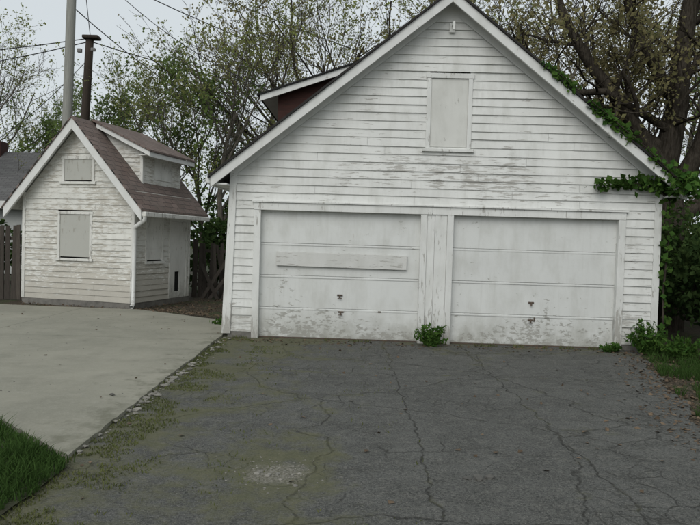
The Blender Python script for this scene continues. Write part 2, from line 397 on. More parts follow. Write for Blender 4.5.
# ================================================================== SHED
S = empty("garden_shed", (-6.055, 15.52, 0), math.radians(-15))
hw = 1.415; sp = 4.12; ss = 1.13; sd_ = 2.5; EZ = 2.22
zr = sp-.10
clap("front_siding", S, -hw, hw, .12, zr-.15, .125, M['shed'], holes=[(-.50, .38, 1.02, 2.06), (-.42, .42, 2.70, 3.30)],
     half=lambda z: (-(zr-z)/ss, (zr-z)/ss), seed=11, th=.018)
clap("right_siding", S, 0, sd_, .12, 2.55, .125, M['shed'], holes=[(1.5, 2.35, .0, 2.0), (.45, 1.2, 1.0, 2.05)], rot=math.pi/2, loc=(hw, 0, 0), seed=12, th=.016)
clap("left_siding", S, -sd_, 0, .12, 2.45, .125, M['shed'], rot=-math.pi/2, loc=(-hw, 0, 0), seed=13)
prism("back_wall", S, [(-hw, 0), (hw, 0), (hw, 2.4), (0, zr-.1), (-hw, 2.4)], sd_-.08, sd_, M['shed'])
boxes("inner_core", S, [(-hw+.03, hw-.04, .05, sd_-.1, .01, 2.3)], M['dark'], 0)
boxes("foundation", S, [(-hw-.01, hw+.01, -.01, sd_+.01, -.1, .12)], M['found'])
boxes("corner_boards", S, [(-hw-.02, -hw+.06, -.028, .02, .12, 2.5), (hw-.06, hw+.022, -.03, -.002, .12, 2.5), (hw-.002, hw+.024, .0, .07, .12, 2.45), (hw-.002, hw+.024, sd_-.07, sd_, .12, 2.45)], M['shedtrim'])
box("window_board", S, -.44, .32, -.012, .03, 1.08, 2.02, M['shedboard'], .003)
boxes("window_casing", S, [(-.50, -.441, -.030, .02, 1.05, 2.02), (.321, .38, -.030, .02, 1.05, 2.02), (-.52, .40, -.034, .02, 2.022, 2.09), (-.54, .42, -.055, .02, .99, 1.048)], M['shedtrim'])
box("gable_window_board", S, -.35, .35, -.012, .03, 2.78, 3.24, M['shedboard'], .003)
boxes("gable_window_casing", S, [(-.42, -.351, -.030, .02, 2.75, 3.24), (.351, .42, -.030, .02, 2.75, 3.24), (-.44, .44, -.034, .02, 3.242, 3.31), (-.46, .46, -.055, .02, 2.69, 2.748)], M['shedtrim'])
boxes("side_door", S, [(hw-.03, hw+.006, 1.56, 1.78, .12, 1.95), (hw-.03, hw+.006, 2.02, 2.29, .12, 1.95), (hw-.03, hw+.004, 1.7805, 2.0195, .75, 1.95), (hw-.03, hw+.004, 1.7805, 2.0195, .12, .27)], M['shedtrim'])
box("pet_opening", S, hw-.033, hw-.028, 1.78, 2.02, .27, .75, M['dark'], 0)
boxes("side_door_casing", S, [(hw-.02, hw+.028, 1.48, 1.557, .12, 1.95), (hw-.02, hw+.028, 2.293, 2.37, .12, 1.95), (hw-.02, hw+.032, 1.46, 2.39, 1.952, 2.04)], M['shedtrim'])
box("side_window_board", S, hw-.02, hw+.008, .5, 1.15, 1.05, 2.0, M['shedtrim'], .003)
boxes("side_window_casing", S, [(hw-.02, hw+.026, .44, .498, 1.02, 2.0), (hw-.02, hw+.026, 1.152, 1.21, 1.02, 2.0), (hw-.02, hw+.03, .42, 1.23, 2.002, 2.06), (hw-.02, hw+.05, .41, 1.24, .96, 1.018)], M['shedtrim'])
sx = 1.74
for sd, nm in ((-1, "left"), (1, "right")):
    slab("roof_shingles_"+nm, S, sd, 0 if sd < 0 else .001, sx+.03, sp+.03, sp+.03-ss*(sx+.03), -.30, sd_+.3, .035, M['shedroof'])
    slab("roof_deck_"+nm, S, sd, .001, sx, sp-.006, sp-.006-ss*sx, -.22, sd_+.25, .04, M['shedtrim'])
    slab("rake_board_"+nm, S, sd, .001, sx, sp-.008, sp-.008-ss*sx, -.275, -.222, .24, M['fascia'])
box("gutter_right", S, sx, sx+.10, -.25, sd_+.25, sp-ss*sx-.16, sp-ss*sx-.05, M['shedtrim'], .02)
def tube_mesh(path, rad, sides=8, V=None, F=None):
    V = [] if V is None else V; F = [] if F is None else F
    k = len(V); n = len(path)
    for i, p in enumerate(path):
        p = Vector(p)
        d = (Vector(path[min(i+1, n-1)])-Vector(path[max(i-1, 0)])).normalized()
        ref = Vector((1, 0, 0)) if abs(d.x) < .8 else Vector((0, 1, 0))
        a = d.cross(ref).normalized(); b = d.cross(a)
        r = rad[i] if isinstance(rad, (list, tuple)) else rad
        for j in range(sides):
            q = 2*math.pi*j/sides; V.append(p+a*(math.cos(q)*r)+b*(math.sin(q)*r))
    for i in range(n-1):
        for j in range(sides):
            j2 = (j+1) % sides
            F.append((k+i*sides+j, k+i*sides+j2, k+(i+1)*sides+j2, k+(i+1)*sides+j))
    return V, F
V, F = tube_mesh([(sx+.05, -.20, 2.02), (sx+.05, -.20, 1.93), (hw+.08, -.09, 1.78), (hw+.06, -.075, 1.7), (hw+.06, -.075, .12), (hw+.08, -.17, .05)], .045, 10)
obj("downspout", V, F, M['fascia'], S, smooth=True)
def sdz(x): return 3.50+(1.50-x)*.40
xo = 1.20; y0, y1 = .62, 2.35
poly = [(xo, sp-ss*xo-.02), (xo, sdz(xo)-.06), (.05, sdz(.05)-.06), (.05, sp-ss*.05-.05)][::-1]
prism("dormer_walls", S, poly, y0+.02, y1-.02, M['shedtrim'])
clap("dormer_cheek_siding", S, .1, xo, 2.75, sdz(.4)-.06, .10, M['shed'], half=lambda z: (max(.1, (sp-z)/ss-.02), min(xo, 1.5-(z-3.44)/.40)), loc=(0, y0, 0), seed=21, th=.012)
clap("dormer_front_siding", S, y0, y1, 2.76, sdz(xo)-.06, .10, M['shed'], holes=[(1.1, 1.9, 2.85, 3.45)], rot=math.pi/2, loc=(xo, 0, 0), seed=22, th=.012)
box("dormer_window_board", S, xo-.01, xo+.015, 1.12, 1.88, 2.9, 3.42, M['shedtrim'], .003)
box("dormer_corner", S, xo-.05, xo+.022, y0-.022, y0+.05, 2.76, sdz(xo)-.07, M['shedtrim'])
prism("dormer_roof", S, [(0.0, sp+.045), (1.52, 3.46), (1.52, 3.50), (0.0, sp+.085)], y0-.22, y1+.2, M['shedroof'], uv=lambda co: (co.y, co.x))
prism("dormer_fascia", S, [(.12, sp-.012), (1.49, 3.462), (1.49, 3.36), (.12, sp-.115)], y0-.19, y0-.15, M['fascia'])
prism("dormer_eave_fascia", S, [(1.46, 3.47), (1.495, 3.455), (1.495, 3.35), (1.46, 3.36)], y0-.149, y1+.17, M['fascia'])
prism("dormer_soffit", S, [(1.19, 3.41), (1.459, 3.41), (1.459, 3.385), (1.19, 3.385)], y0-.149, y1+.15, M['shedtrim'])

# ================================================================== BACKGROUND HOUSE
H = empty("background_house", (-17, 26.5, 0), 0)
boxes("walls", H, [(-6, 4.6, 0, 6, 0, 2.9)], M['brick'])
prism("gable_ends", H, [(0, 2.9), (6, 2.9), (3, 4.7)], -4.55, 6-.05, M['brick']).rotation_euler = (0, 0, math.pi/2)
V = [(-6.5, -.5, 2.75), (5.1, -.5, 2.75), (5.1, 3, 4.95), (-6.5, 3, 4.95), (-6.5, 6.5, 2.75), (5.1, 6.5, 2.75)]
ro = obj("roof", V, [(0, 1, 2, 3), (3, 2, 5, 4)], M['houseroof'], H, uv=lambda co: (co.x, co.y*1.15))
m = ro.modifiers.new("sol", 'SOLIDIFY'); m.thickness = .12
box("eave_board", H, -6.5, 5.1, -.53, -.505, 2.45, 2.74, M['fascia'])
box("chimney", H, 1.9, 2.4, 2.6, 3.2, 4.4, 5.35, M['brown'])
boxes("window", H, [(.8, 1.9, -.03, -.002, 1.1, 2.2), (-3, -1.6, -.03, -.002, 1.1, 2.2)], M['dark'])
boxes("window_frame", H, [(.7, .8, -.05, -.002, 1.0, 2.3), (1.9, 2.0, -.05, -.002, 1.0, 2.3), (.8, 1.9, -.05, -.002, 2.2, 2.3), (.8, 1.9, -.05, -.002, 1.0, 1.1)], M['fascia'])

# ================================================================== FENCES
def fence(name, p0, p1, h, seed, messy=.02, gap=.012):
    r = random.Random(seed); p0 = Vector(p0); p1 = Vector(p1); d = (p1-p0); L = d.length
    E = empty(name, (p0.x, p0.y, 0), math.atan2(d.y, d.x)); V = []; F = []
    x = 0
    while x < L:
        w = r.uniform(.10, .14); hh = h+r.uniform(-.05, .05); tl = r.gauss(0, messy); y = r.uniform(-.01, .01)
        k = len(V); b = boxv(x, x+w, y, y+.02, 0, hh)
        b[4] = (x+tl*hh+.02, y, hh-.04); b[5] = (x+w+tl*hh-.02, y, hh-.04+r.uniform(-.02, .02)); b[6] = (b[5][0], y+.02, b[5][2]); b[7] = (b[4][0], y+.02, b[4][2])
        V += b; F += [tuple(i+k for i in f) for f in BF]; x += w+gap
    obj("pickets", V, F, M['fence'], E)
    boxes("rails", E, [(0, L, .035, .075, h*.2, h*.2+.09), (0, L, .035, .075, h*.8, h*.8+.09)], M['fence'])
    boxes("posts", E, [(i*(L-.1)/max(1, int(L/2.4)), i*(L-.1)/max(1, int(L/2.4))+.1, .08, .18, 0, h+.05) for i in range(int(L/2.4)+1)], M['fence'])
fence("wooden_fence", (-13.5, 17.2), (-7.5, 16.4), 1.75, 1)
fence("wooden_fence", (-4.2, 18.6), (0.0, 18.4), 1.5, 2, messy=.05, gap=.02)
r = random.Random(5); V = []; F = []
for i in range(9):
    x = -3.9+i*.19+r.uniform(-.05, .05); lean = r.uniform(.1, .75)*(1 if r.random() < .8 else -1); k = len(V); L = r.uniform(1.0, 1.6)
    b = boxv(x, x+.1, 0, .02, 0, L*.85); b = [(p[0]+lean*p[2], 18.2+p[1]-i*.01+p[2]*.18, p[2]) for p in b]; V += b; F += [tuple(q+k for q in f) for f in BF]
obj("leaning_boards", V, F, M['fence'])

# ================================================================== POLES & WIRES
def pole(name, x, y, h, r0, r1, mat, lean=0.0):
    E = empty(name, (x, y, 0))
    n = 8
    V, F = tube_mesh([(lean*h*i/n, 0, h*i/n) for i in range(n+1)], [r0+(r1-r0)*i/n for i in range(n+1)], 14)
    V.append(Vector((lean*h, 0, h+.02))); k = len(V)-1
    F += [(k-14+j, k-14+(j+1) % 14, k) for j in range(14)]
    obj("shaft", V, F, mat, E, smooth=True); return E
P1 = pole("utility_pole", -8.45, 20.5, 11, .16, .12, M['polegrey'], .018)
boxes("cross_arm", P1, [(-1.1, 1.4, -.18, -.12, 10.3, 10.42)], M['polebrown'])
P2 = pole("utility_pole", -8.62, 22.0, 7.7, .16, .12, M['polebrown'], .040)
boxes("top_cap", P2, [(.12, .62, -.2, .16, 7.66, 7.76)], M['polebrown'], .03)
boxes("insulators", P2, [(.0, .14, -.24, -.14, 7.2, 7.32), (.42, .56, -.24, -.14, 7.25, 7.35)], M['metal'], .02)
def wire(a, b, sag, r=.012):
    a = Vector(a); b = Vector(b); n = 16; pts = []
    for i in range(n+1):
        t = i/n; p = a.lerp(b, t); p.z -= sag*4*t*(1-t); pts.append(p)
    return pts, r
WV = []; WF = []
W = [((-8.3, 22, 7.7), (-34, 26, 8.5), 1.0, .02), ((-8.3, 22, 7.6), (-34, 27, 8.0), 1.4, .02), ((-8.3, 22, 7.75), (-8.1, 20.5, 10.4), .1, .015),
     ((-8.3, 22, 7.6), (6, 34, 9.0), .9, .02), ((-8.1, 20.5, 10.4), (10, 36, 9.6), 1.0, .02), ((-8.1, 20.5, 9.4), (12, 38, 8.6), 1.2, .02), ((-8.3, 20.5, 8.9), (-34, 18, 9.6), 1.5, .02),
     ((-8.3, 20.5, 9.9), (-1.4, 15.0, 4.6), .5, .012), ((-8.3, 20.5, 8.2), (-4.2, 40, 8.0), .9, .02), ((-8.4, 20.5, 10.2), (-30, 30, 7.2), .6, .02), ((-8.4, 22, 7.0), (-15, 28, 4.8), .3, .015)]
for a, b, sg, rr in W:
    p, r_ = wire(a, b, sg, rr); tube_mesh(p, rr*.8, 5, WV, WF)
obj("power_lines", WV, WF, M['wire'])

# ================================================================== GROUND
def sheet(name, pts, z, mat, th=0, jag=0, seed=0, step=.15, wav=1.6):
    r = random.Random(seed); P = []
    n = len(pts)
    for i in range(n):
        a = Vector(pts[i]); b = Vector(pts[(i+1) % n]); L = (b-a).length; k = max(1, int(L/step)) if jag and L < 40 else 1
        nn = Vector((-(b-a).y, (b-a).x)).normalized()
        for j in range(k):
            p = a.lerp(b, j/k)
            if jag and j: p = p+nn*(noise.noise(Vector((p.x*1.3, p.y*1.3, seed)))*jag*wav+r.uniform(-jag, jag)*.35)
            P.append((p.x, p.y))
    m = len(P); V = [(x, y, z) for x, y in P]; F = [tuple(range(m))]
    if th:
        V += [(x, y, z-th) for x, y in P]; F += [(i, i+m, (i+1) % m+m, (i+1) % m) for i in range(m)]
    o = obj(name, V, F, mat)
    me = o.data
    if me.polygons[0].normal.z < 0: me.flip_normals()
    return o
sheet("ground", [(-250, -60), (250, -60), (250, 400), (-250, 400)], -.030, M['ground'])
sheet("dirt_ground", [(-9, 13.0), (-2.0, 12.5), (-1.8, 11.3), (3.0, 11.3), (3.0, 10.5), (2.4, 3), (2.4, 0), (9, 0), (9, 20), (-9, 20)], -.015, M['dirt'], jag=.1, seed=3)
sheet("asphalt_driveway", [(-1.98, -2), (2.0, -2), (2.7, 3.0), (3.15, 6.0), (3.75, 8.2), (4.35, 10.2), (4.75, 11.25), (-2.1, 11.4), (-2.1, 8)], 0, M['asphalt'], .05, jag=.09, seed=2)
sheet("concrete_pad", [(-1.93, 4.85), (-1.98, 8), (-2.02, 11.2), (-2.15, 13.1), (-4.4, 14.75), (-7.6, 15.0), (-13, 15.0), (-13, 6.6), (-3.9, 6.3), (-2.82, 5.73)], .035, M['concrete'], .08, jag=.03, seed=5, step=.09, wav=.5)
sheet("lawn_soil", [(-1.86, -2), (-1.86, 4.7), (-2.75, 5.62), (-3.85, 6.2), (-13, 6.5), (-13, -2)], .02, M['ground'], jag=.05, seed=6)

# ---------------------------------------------------------------- scatter helpers
def leafcloud(C, size, seed, elong=1.5, flat=0.0, sizevar=.4, hang=0.0):
    g = np.random.default_rng(seed); n = len(C)
    a = g.normal(size=(n, 3)); a[:, 2] = a[:, 2]*(1-flat)-hang; a /= np.linalg.norm(a, axis=1)[:, None]
    b = g.normal(size=(n, 3)); b[:, 2] *= (1-flat); b -= (a*b).sum(1)[:, None]*a; b /= np.linalg.norm(b, axis=1)[:, None]
    c = np.cross(a, b)
    s_ = size*(1+sizevar*g.uniform(-1, 1, n))[:, None]
    p0 = C-a*s_*elong*.5; p2 = C+a*s_*elong*.5
    p1 = C+b*s_*.5+c*s_*.12; p3 = C-b*s_*.5+c*s_*.12
    return np.stack([p0, p1, p2, p3], 1).reshape(-1, 3)
def fastmesh(name, V, nq, mats, extraV=None, extraF=None):
    me = bpy.data.meshes.new(name)
    k = 0 if extraV is None else len(extraV)
    allV = V if k == 0 else np.vstack([np.array([tuple(v) for v in extraV], dtype=float), V])
    if k: ef = np.array(extraF, dtype=np.int32).reshape(-1, 4)
    else: ef = np.zeros((0, 4), np.int32)
    lf = np.arange(nq*4, dtype=np.int32).reshape(-1, 4)+k
    Fq = np.vstack([ef, lf])
    me.vertices.add(len(allV)); me.vertices.foreach_set("co", allV.astype(np.float32).ravel())
    me.loops.add(Fq.size); me.loops.foreach_set("vertex_index", Fq.ravel())
    me.polygons.add(len(Fq)); me.polygons.foreach_set("loop_start", np.arange(0, Fq.size, 4, dtype=np.int32))
    for m in mats: me.materials.append(m)
    mi = np.zeros(len(Fq), np.int32); mi[len(ef):] = len(mats)-1
    me.polygons.foreach_set("material_index", mi)
    sm = np.zeros(len(Fq), bool); sm[:len(ef)] = True
    me.polygons.foreach_set("use_smooth", sm)
    me.update(calc_edges=True); me.validate(); return me
def place(name, me, loc=(0, 0, 0), rz=0, sc=1):
    o = bpy.data.objects.new(name, me); COL.objects.link(o); o.location = loc; o.rotation_euler = (0, 0, rz)
    o.scale = (sc, sc, sc) if not isinstance(sc, tuple) else sc; return o

# ---------------------------------------------------------------- trees
def rdir(r): 
    v = Vector((r.gauss(0, 1), r.gauss(0, 1), r.gauss(0, 1))); return v.normalized()
def grow(r, p, d, L, rad, lev, kids, V, F, T, trop, spread, jit, minr=.006, shrink=(.5, .78)):
    n = 6 if lev == 0 else (5 if lev < 2 else 3)
    pts = [p.copy()]; rs = [rad]; ds = [d]
    end = .45 if lev < len(kids)-1 else .3
    for i in range(n):
        d = (d+rdir(r)*jit+Vector((0, 0, trop))).normalized(); p = p+d*(L/n)
        pts.append(p.copy()); ds.append(d); rs.append(max(minr*.6, rad*(1-(1-end)*(i+1)/n)))
    tube_mesh(pts, rs, (9, 7, 5, 3, 3, 3)[min(lev, 5)], V, F)
    if lev >= len(kids):
        for i in range(1, n+1): T.append((pts[i], lev))
        return
    for k in range(kids[lev]):
        t = (.35 if lev == 0 else .2)+(k+r.random())/kids[lev]*(.65 if lev == 0 else .8)
        t = min(t, .999); i = int(t*n); f = t*n-i
        q = pts[i].lerp(pts[i+1], f); rr = rs[i]+(rs[i+1]-rs[i])*f
        ax = ds[i+1]
        o = ax.cross(rdir(r)).normalized(); an = math.radians(r.uniform(*spread))
        if t > .95: an *= .4
        cd = (ax*math.cos(an)+o*math.sin(an)).normalized()
        grow(r, q, cd, L*r.uniform(*shrink)*(1-.25*t), max(minr, rr*r.uniform(.45, .7)), lev+1, kids, V, F, T, trop, spread, jit, minr, shrink)
def tree_mesh(name, seed, H, rad, kids, nleaf, lsize, mats, trop=.06, spread=(28, 62), jit=.16, lspread=.12, shrink=(.5, .78), d0=(0, 0, 1), minr=.006, limbs=None):
    r = random.Random(seed); V = []; F = []; T = []
    if limbs:
        for (pts, rr, kk) in limbs:
            P = [Vector(q) for q in pts]
            Q = []; RR = []
            for i in range(len(P)-1):
                for j in range(3):
                    t = j/3; Q.append(P[i].lerp(P[i+1], t)+rdir(r)*.05*(i+j > 0)); RR.append(rr[i]+(rr[i+1]-rr[i])*t)
            Q.append(P[-1]); RR.append(rr[-1])
            tube_mesh(Q, RR, 10, V, F)
            for k in range(kk):
                t = r.uniform(.15, .99)*(len(Q)-1); i = int(t); f = t-i
                q = Q[i].lerp(Q[i+1], f); ax = (Q[i+1]-Q[i]).normalized()
                o = ax.cross(rdir(r)).normalized(); an = math.radians(r.uniform(*spread))
                grow(r, q, (ax*math.cos(an)+o*math.sin(an)).normalized(), H*r.uniform(.6, 1.1), max(.012, (RR[i]*r.uniform(.3, .5))), 1, kids, V, F, T, trop, spread, jit, minr, shrink)
    else:
        grow(r, Vector((0, 0, -.1)), Vector(d0).normalized(), H, rad, 0, kids, V, F, T, trop, spread, jit, minr, shrink)
    g = np.random.default_rng(seed)
    TP = np.array([tuple(t[0]) for t in T]); dens = np.array([max(0.0, noise.noise(t[0]*.45+Vector((seed, 0, 0)))+.45) for t in T])
    dens /= dens.sum(); idx = g.choice(len(TP), nleaf, p=dens)
    C = TP[idx]+g.normal(size=(nleaf, 3))*lspread
    return fastmesh(name, leafcloud(C, lsize, seed), nleaf, mats, V, F)
tA = tree_mesh("budding_tree", 1, 6.0, .15, [8, 5, 4, 3], 3600, .055, [M['bark'], M['budb']], lspread=.06, minr=.008)
tB = tree_mesh("budding_tree_b", 2, 6.5, .13, [9, 5, 4, 3], 5200, .06, [M['barkgrey'], M['bud']], trop=.1, lspread=.08, minr=.008)
tC = tree_mesh("leafing_tree", 3, 4.5, .10, [8, 5, 4, 3], 5000, .075, [M['barkgrey'], M['leafg']], trop=.14, spread=(18, 45), minr=.008)
tD = tree_mesh("bare_tree", 4, 6.0, .14, [8, 5, 4, 3], 1500, .05, [M['barkgrey'], M['bud']], trop=.05, lspread=.06, minr=.009)
plan = [(tD, "bare_tree", -15.0, 27, .3, 1.0), (tC, "leafing_tree", -14.5, 33, 1.0, 1.1), (tB, "budding_tree", -17.5, 34, 2.4, 1.1),
 (tC, "leafing_tree", -7.0, 24.5, 2.2, 1.0), (tB, "budding_tree", -6.0, 22, .5, .70), (tC, "leafing_tree", -4.9, 23, 4.2, 1.0), (tB, "budding_tree", -3.6, 21, 3.2, .85),
 (tD, "bare_tree", -4.0, 26, 5.2, 1.15), (tA, "budding_tree", -2.0, 23.5, 1.2, 1.15), (tA, "budding_tree", 1.0, 24, 4.4, 1.2), (tB, "budding_tree", -1.6, 29, 2.0, 1.15),
 (tB, "budding_tree", 4.2, 30, .8, 1.3), (tA, "budding_tree", 9.5, 25, 2.9, 1.3), (tD, "bare_tree", 6.4, 23, 3.9, 1.15), (tA, "budding_tree", 7.5, 31, 5.0, 1.4),
 (tB, "budding_tree", 13, 27, 1.9, 1.2), (tC, "leafing_tree", 10.5, 16.5, 1.4, .9), (tC, "leafing_tree", -10.3, 30, 3.3, .9)]
for me, nm, x, y, rz, sc in plan: place(nm, me, (x, y, 0), rz, sc)
limbs = [([(0, 0, -.1), (.05, 0, 1.8), (-.05, .1, 3.4), (.15, .1, 5.2), (.5, .2, 8.5)], [.34, .28, .25, .20, .10], 7),
 ([(.0, 0, 2.6), (.6, -.3, 4.2), (.9, -.5, 6.0), (1.3, -.8, 9)], [.20, .15, .12, .06], 6),
 ([(-.05, 0, 3.1), (-1.0, -.2, 4.3), (-2.1, -.3, 5.6), (-3.0, -.2, 7.6)], [.18, .14, .10, .05], 7),
 ([(.0, .05, 3.6), (-1.2, .3, 4.4), (-2.6, .6, 4.9), (-4.6, .6, 5.5)], [.14, .11, .08, .035], 7),
 ([(.1, .1, 4.6), (-.7, .1, 5.8), (-1.2, .3, 7.4), (-1.4, .3, 9.2)], [.14, .11, .08, .04], 6),
 ([(.1, 0, 2.2), (1.3, .1, 3.2), (2.8, .2, 3.9), (4.5, .3, 5.2)], [.16, .13, .10, .04], 6),
 ([(-.05, 0, 4.0), (-1.6, -.4, 4.7), (-3.0, -.5, 4.6), (-4.2, -.4, 4.9)], [.09, .07, .05, .025], 5)]
tBig = tree_mesh("gnarled_tree", 9, 1.9, .3, [0, 5, 4, 3], 10000, .06, [M['bark'], M['budb']], trop=.03, spread=(30, 75), jit=.25, limbs=limbs, minr=.007, lspread=.08)
place("gnarled_tree", tBig, (6.45, 14.2, 0), .0, 1.0)

# ---------------------------------------------------------------- shrubs / hedges
def clumps(L, size, seed, mats, stems=True, per=1.0):
    g = np.random.default_rng(seed); r = random.Random(seed); CC = []; V = []; F = []
    for (cx, cy, cz, rx, ry, rz, n) in L:
        n = int(n*per); q = g.normal(size=(n*2, 3)); q /= np.linalg.norm(q, axis=1)[:, None]
        rad = g.uniform(.35, 1, n*2)**.6; P = q*rad[:, None]
        nz = np.array([noise.noise(Vector((p[0]*2.2+cx, p[1]*2.2+cy, p[2]*2.2+cz))) for p in P])
        P = P*(1+nz*.5)[:, None]; keep = nz > -.16; P = P[keep][:n]
        P = P*np.array([rx, ry, rz])+np.array([cx, cy, cz]); P = P[P[:, 2] > .01]; CC.append(P)
        if stems:
            for k in range(8):
                a = Vector((cx+r.uniform(-.2, .2)*rx, cy+r.uniform(-.2, .2)*ry, max(0, cz-rz))); q_ = P[r.randrange(len(P))]; b = Vector(q_)
                mdl = a.lerp(b, .5)+Vector((r.uniform(-.1, .1), r.uniform(-.1, .1), .1)); tube_mesh([a, mdl, b], [.02, .013, .005], 4, V, F)
    C = np.vstack(CC); 
    return fastmesh("c", leafcloud(C, size, seed, hang=.2), len(C), mats, V if V else None, F if F else None)
g_ = random.Random(33)
L = []
for i in range(10):
    y = 9.3+i*.8; L.append((6.0+g_.uniform(-.1, .45)+max(0, 10.6-y)*.3, y, g_.uniform(.8, 1.7), g_.uniform(.5, .75), .7, g_.uniform(.7, .95), 1100))
place("hedge_bush", clumps(L, .075, 3, [M['bark'], M['leafd']]))
L = []
for i in range(18):
    L.append((-4.6+g_.uniform(0, 5.0), 19.4+g_.uniform(0, 2.2), g_.uniform(.6, 2.2), g_.uniform(.6, 1.0), .7, g_.uniform(.6, 1.1), 420))
for i in range(9):
    L.append((-13+g_.uniform(0, 6.0), 20.4+g_.uniform(0, 2), g_.uniform(.6, 1.5), g_.uniform(.7, 1.1), .7, g_.uniform(.6, .9), 350))
place("shrub_thicket", clumps(L, .11, 4, [M['bark'], M['leafd']]))
L = []
for i in range(34):
    x = -40+i*3; L.append((x, 50+g_.uniform(-3, 3), g_.uniform(1.2, 2.6), 3.0, 2, g_.uniform(1.6, 2.8), 300))
for i in range(8): L.append((8.0+g_.uniform(0, 4), 9.5+i*2, g_.uniform(.7, 1.6), 1.2, 1.0, 1.1, 450))
place("distant_shrubs", clumps(L, .20, 5, [M['bark'], M['leafg']]))

# ---------------------------------------------------------------- ivy on roof edge
g = np.random.default_rng(12); C = []
def rooftop(lx): return ZP+.06-SL*lx
for k in range(1500):
    t = g.random()**.8; lx = 1.4+t*2.4; w = .03+.11*t
    if noise.noise(Vector((lx*3.2, 0, 1))) < -.12+g.normal()*.12: continue
    C.append((lx+g.normal()*.04, -.36+abs(g.normal())*.22*(.3+t)-.04*g.random(), rooftop(lx)+g.normal()*w*.55-.02))
for k in range(420): C.append((3.62+g.normal()*.17, -.3+g.normal()*.12, 2.62+g.normal()*.09))
for (cx, cz, sx_, sz_, n) in ((2.72, 2.63, .16, .045, 80), (3.02, 2.66, .17, .06, 110), (2.45, 2.56, .07, .03, 22), (3.3, 2.62, .12, .07, 80)):
    for k in range(n): C.append((cx+g.normal()*sx_, -.14+g.normal()*.06, cz+g.normal()*sz_))
for k in range(110): C.append((3.50+g.normal()*.05, -.1+g.normal()*.04, 2.5*g.random()**.6))
C = np.array(C)
V = []; F = []
tube_mesh([(3.5, -.08, 0), (3.48, -.07, 1.0), (3.53, -.07, 1.8), (3.5, -.12, 2.4), (3.6, -.36, 2.6), (3.0, -.38, rooftop(3.0)), (2.2, -.38, rooftop(2.2)), (1.5, -.38, rooftop(1.5))], [.018, .016, .014, .012, .010, .009, .008, .005], 5, V, F)
tube_mesh([(3.5, -.1, 2.4), (3.2, -.14, 2.62), (2.8, -.12, 2.64), (2.4, -.1, 2.54)], [.01, .008, .006, .004], 4, V, F)
place("ivy_vine", fastmesh("ivy_vine", leafcloud(C, .08, 8, elong=1.15, hang=.3), len(C), [M['bark'], M['ivy']], V, F), (1.47, 11.173, 0), math.radians(-1.51))

# ---------------------------------------------------------------- grass & weeds
def blades(P, h, seed, wd=.006, lean=.5, hv=.5):
    g = np.random.default_rng(seed); n = len(P); P = np.asarray(P)
    a = g.uniform(0, 2*math.pi, n); hh = (h if np.ndim(h) else np.full(n, h))*(1+hv*g.uniform(-1, 1, n)); ln = g.uniform(.1, lean, n)*hh
    dx = np.cos(a)*ln; dy = np.sin(a)*ln; b = g.uniform(0, 2*math.pi, n); wx = np.cos(b)*wd; wy = np.sin(b)*wd
    z = np.zeros(n)
    p0 = P+np.stack([-wx, -wy, z], 1); p1 = P+np.stack([wx, wy, z], 1)
    m0 = P+np.stack([dx*.35-wx*.8, dy*.35-wy*.8, hh*.6], 1); m1 = P+np.stack([dx*.35+wx*.8, dy*.35+wy*.8, hh*.6], 1)
    t0 = P+np.stack([dx-wx*.1, dy-wy*.1, hh], 1); t1 = P+np.stack([dx+wx*.1, dy+wy*.1, hh], 1)
    V = np.stack([p0, p1, m1, m0, m0, m1, t1, t0], 1).reshape(-1, 3)
    return V, 2*n
g = np.random.default_rng(5); P = []
def nz(x, y, s=1.0, o=0): return noise.noise(Vector((x*s, y*s, o)))
while len(P) < 26000:
    x = g.uniform(-4.0, -1.70); y = g.uniform(2.6, 6.3)
    lim = -1.86+nz(0, y, 2.2)*.18+nz(x, y, 9)*.12
    if x > lim: continue
    if y > 4.75 and (y-4.75) > (-x-1.9)*.95+nz(x, 0, 4)*.10: continue
    if x < -3.0 and y > 6.1: continue
    P.append((x, y, .02))
hs = np.array([.062*(1+.9*nz(p[0], p[1], 2.5)+.4*nz(p[0], p[1], 9)) for p in P])
V, n = blades(P, hs, 1, .0045, 1.1); place("grass_lawn", fastmesh("grass_lawn", V, n, [M['grass']]))
P = []
while len(P) < 9000:
    x = g.uniform(3.4, 6.5); y = g.uniform(5.5, 11.2)
    e = np.interp(y, [3, 6, 8.2, 10.2, 11.25], [2.7, 3.15, 3.75, 4.35, 4.75])
    if x < e+.05 or nz(x, y, 1.4, 4)+.4*nz(x, y, 5, 4)+.40*math.exp(-((y-9.6)/.9)**2)-.1*(y < 8) < .12: continue
    P.append((x, y, -.015))
V, n = blades(P, .10, 2, .005, 1.0); place("verge_grass", fastmesh("verge_grass", V, n, [M['grass']]))
P = []
while len(P) < 8000:
    y = g.uniform(3.2, 11.0); x = -1.97+abs(g.normal())*.45
    if g.random() < .15: x = g.uniform(-1.9, .6)
    if nz(x, y, 2.2, 9)+.6*nz(x, y, 7, 2)+.34*math.exp(-((x+1.9)/.2)**2) < .22: continue
    P.append((x, y, .0))
for k in range(600): P.append((-1.96+g.normal()*.02, g.uniform(4.9, 11), .01))
V, n = blades(P, .015, 3, .004, 1.5, .8); place("moss_tufts", fastmesh("moss_tufts", V, n, [M['moss']]))
P = []
for k in range(1500):
    x = g.uniform(-1.9, 4.8); y = 11.13-.0264*(x-1.47)+abs(g.normal())*-.05
    if nz(x, 0, 2.5, 3) < .05: continue
    P.append((x, y, 0))
V, n = blades(P, .04, 31, .004, 1.0); place("threshold_weeds", fastmesh("threshold_weeds", V, n, [M['moss']]))
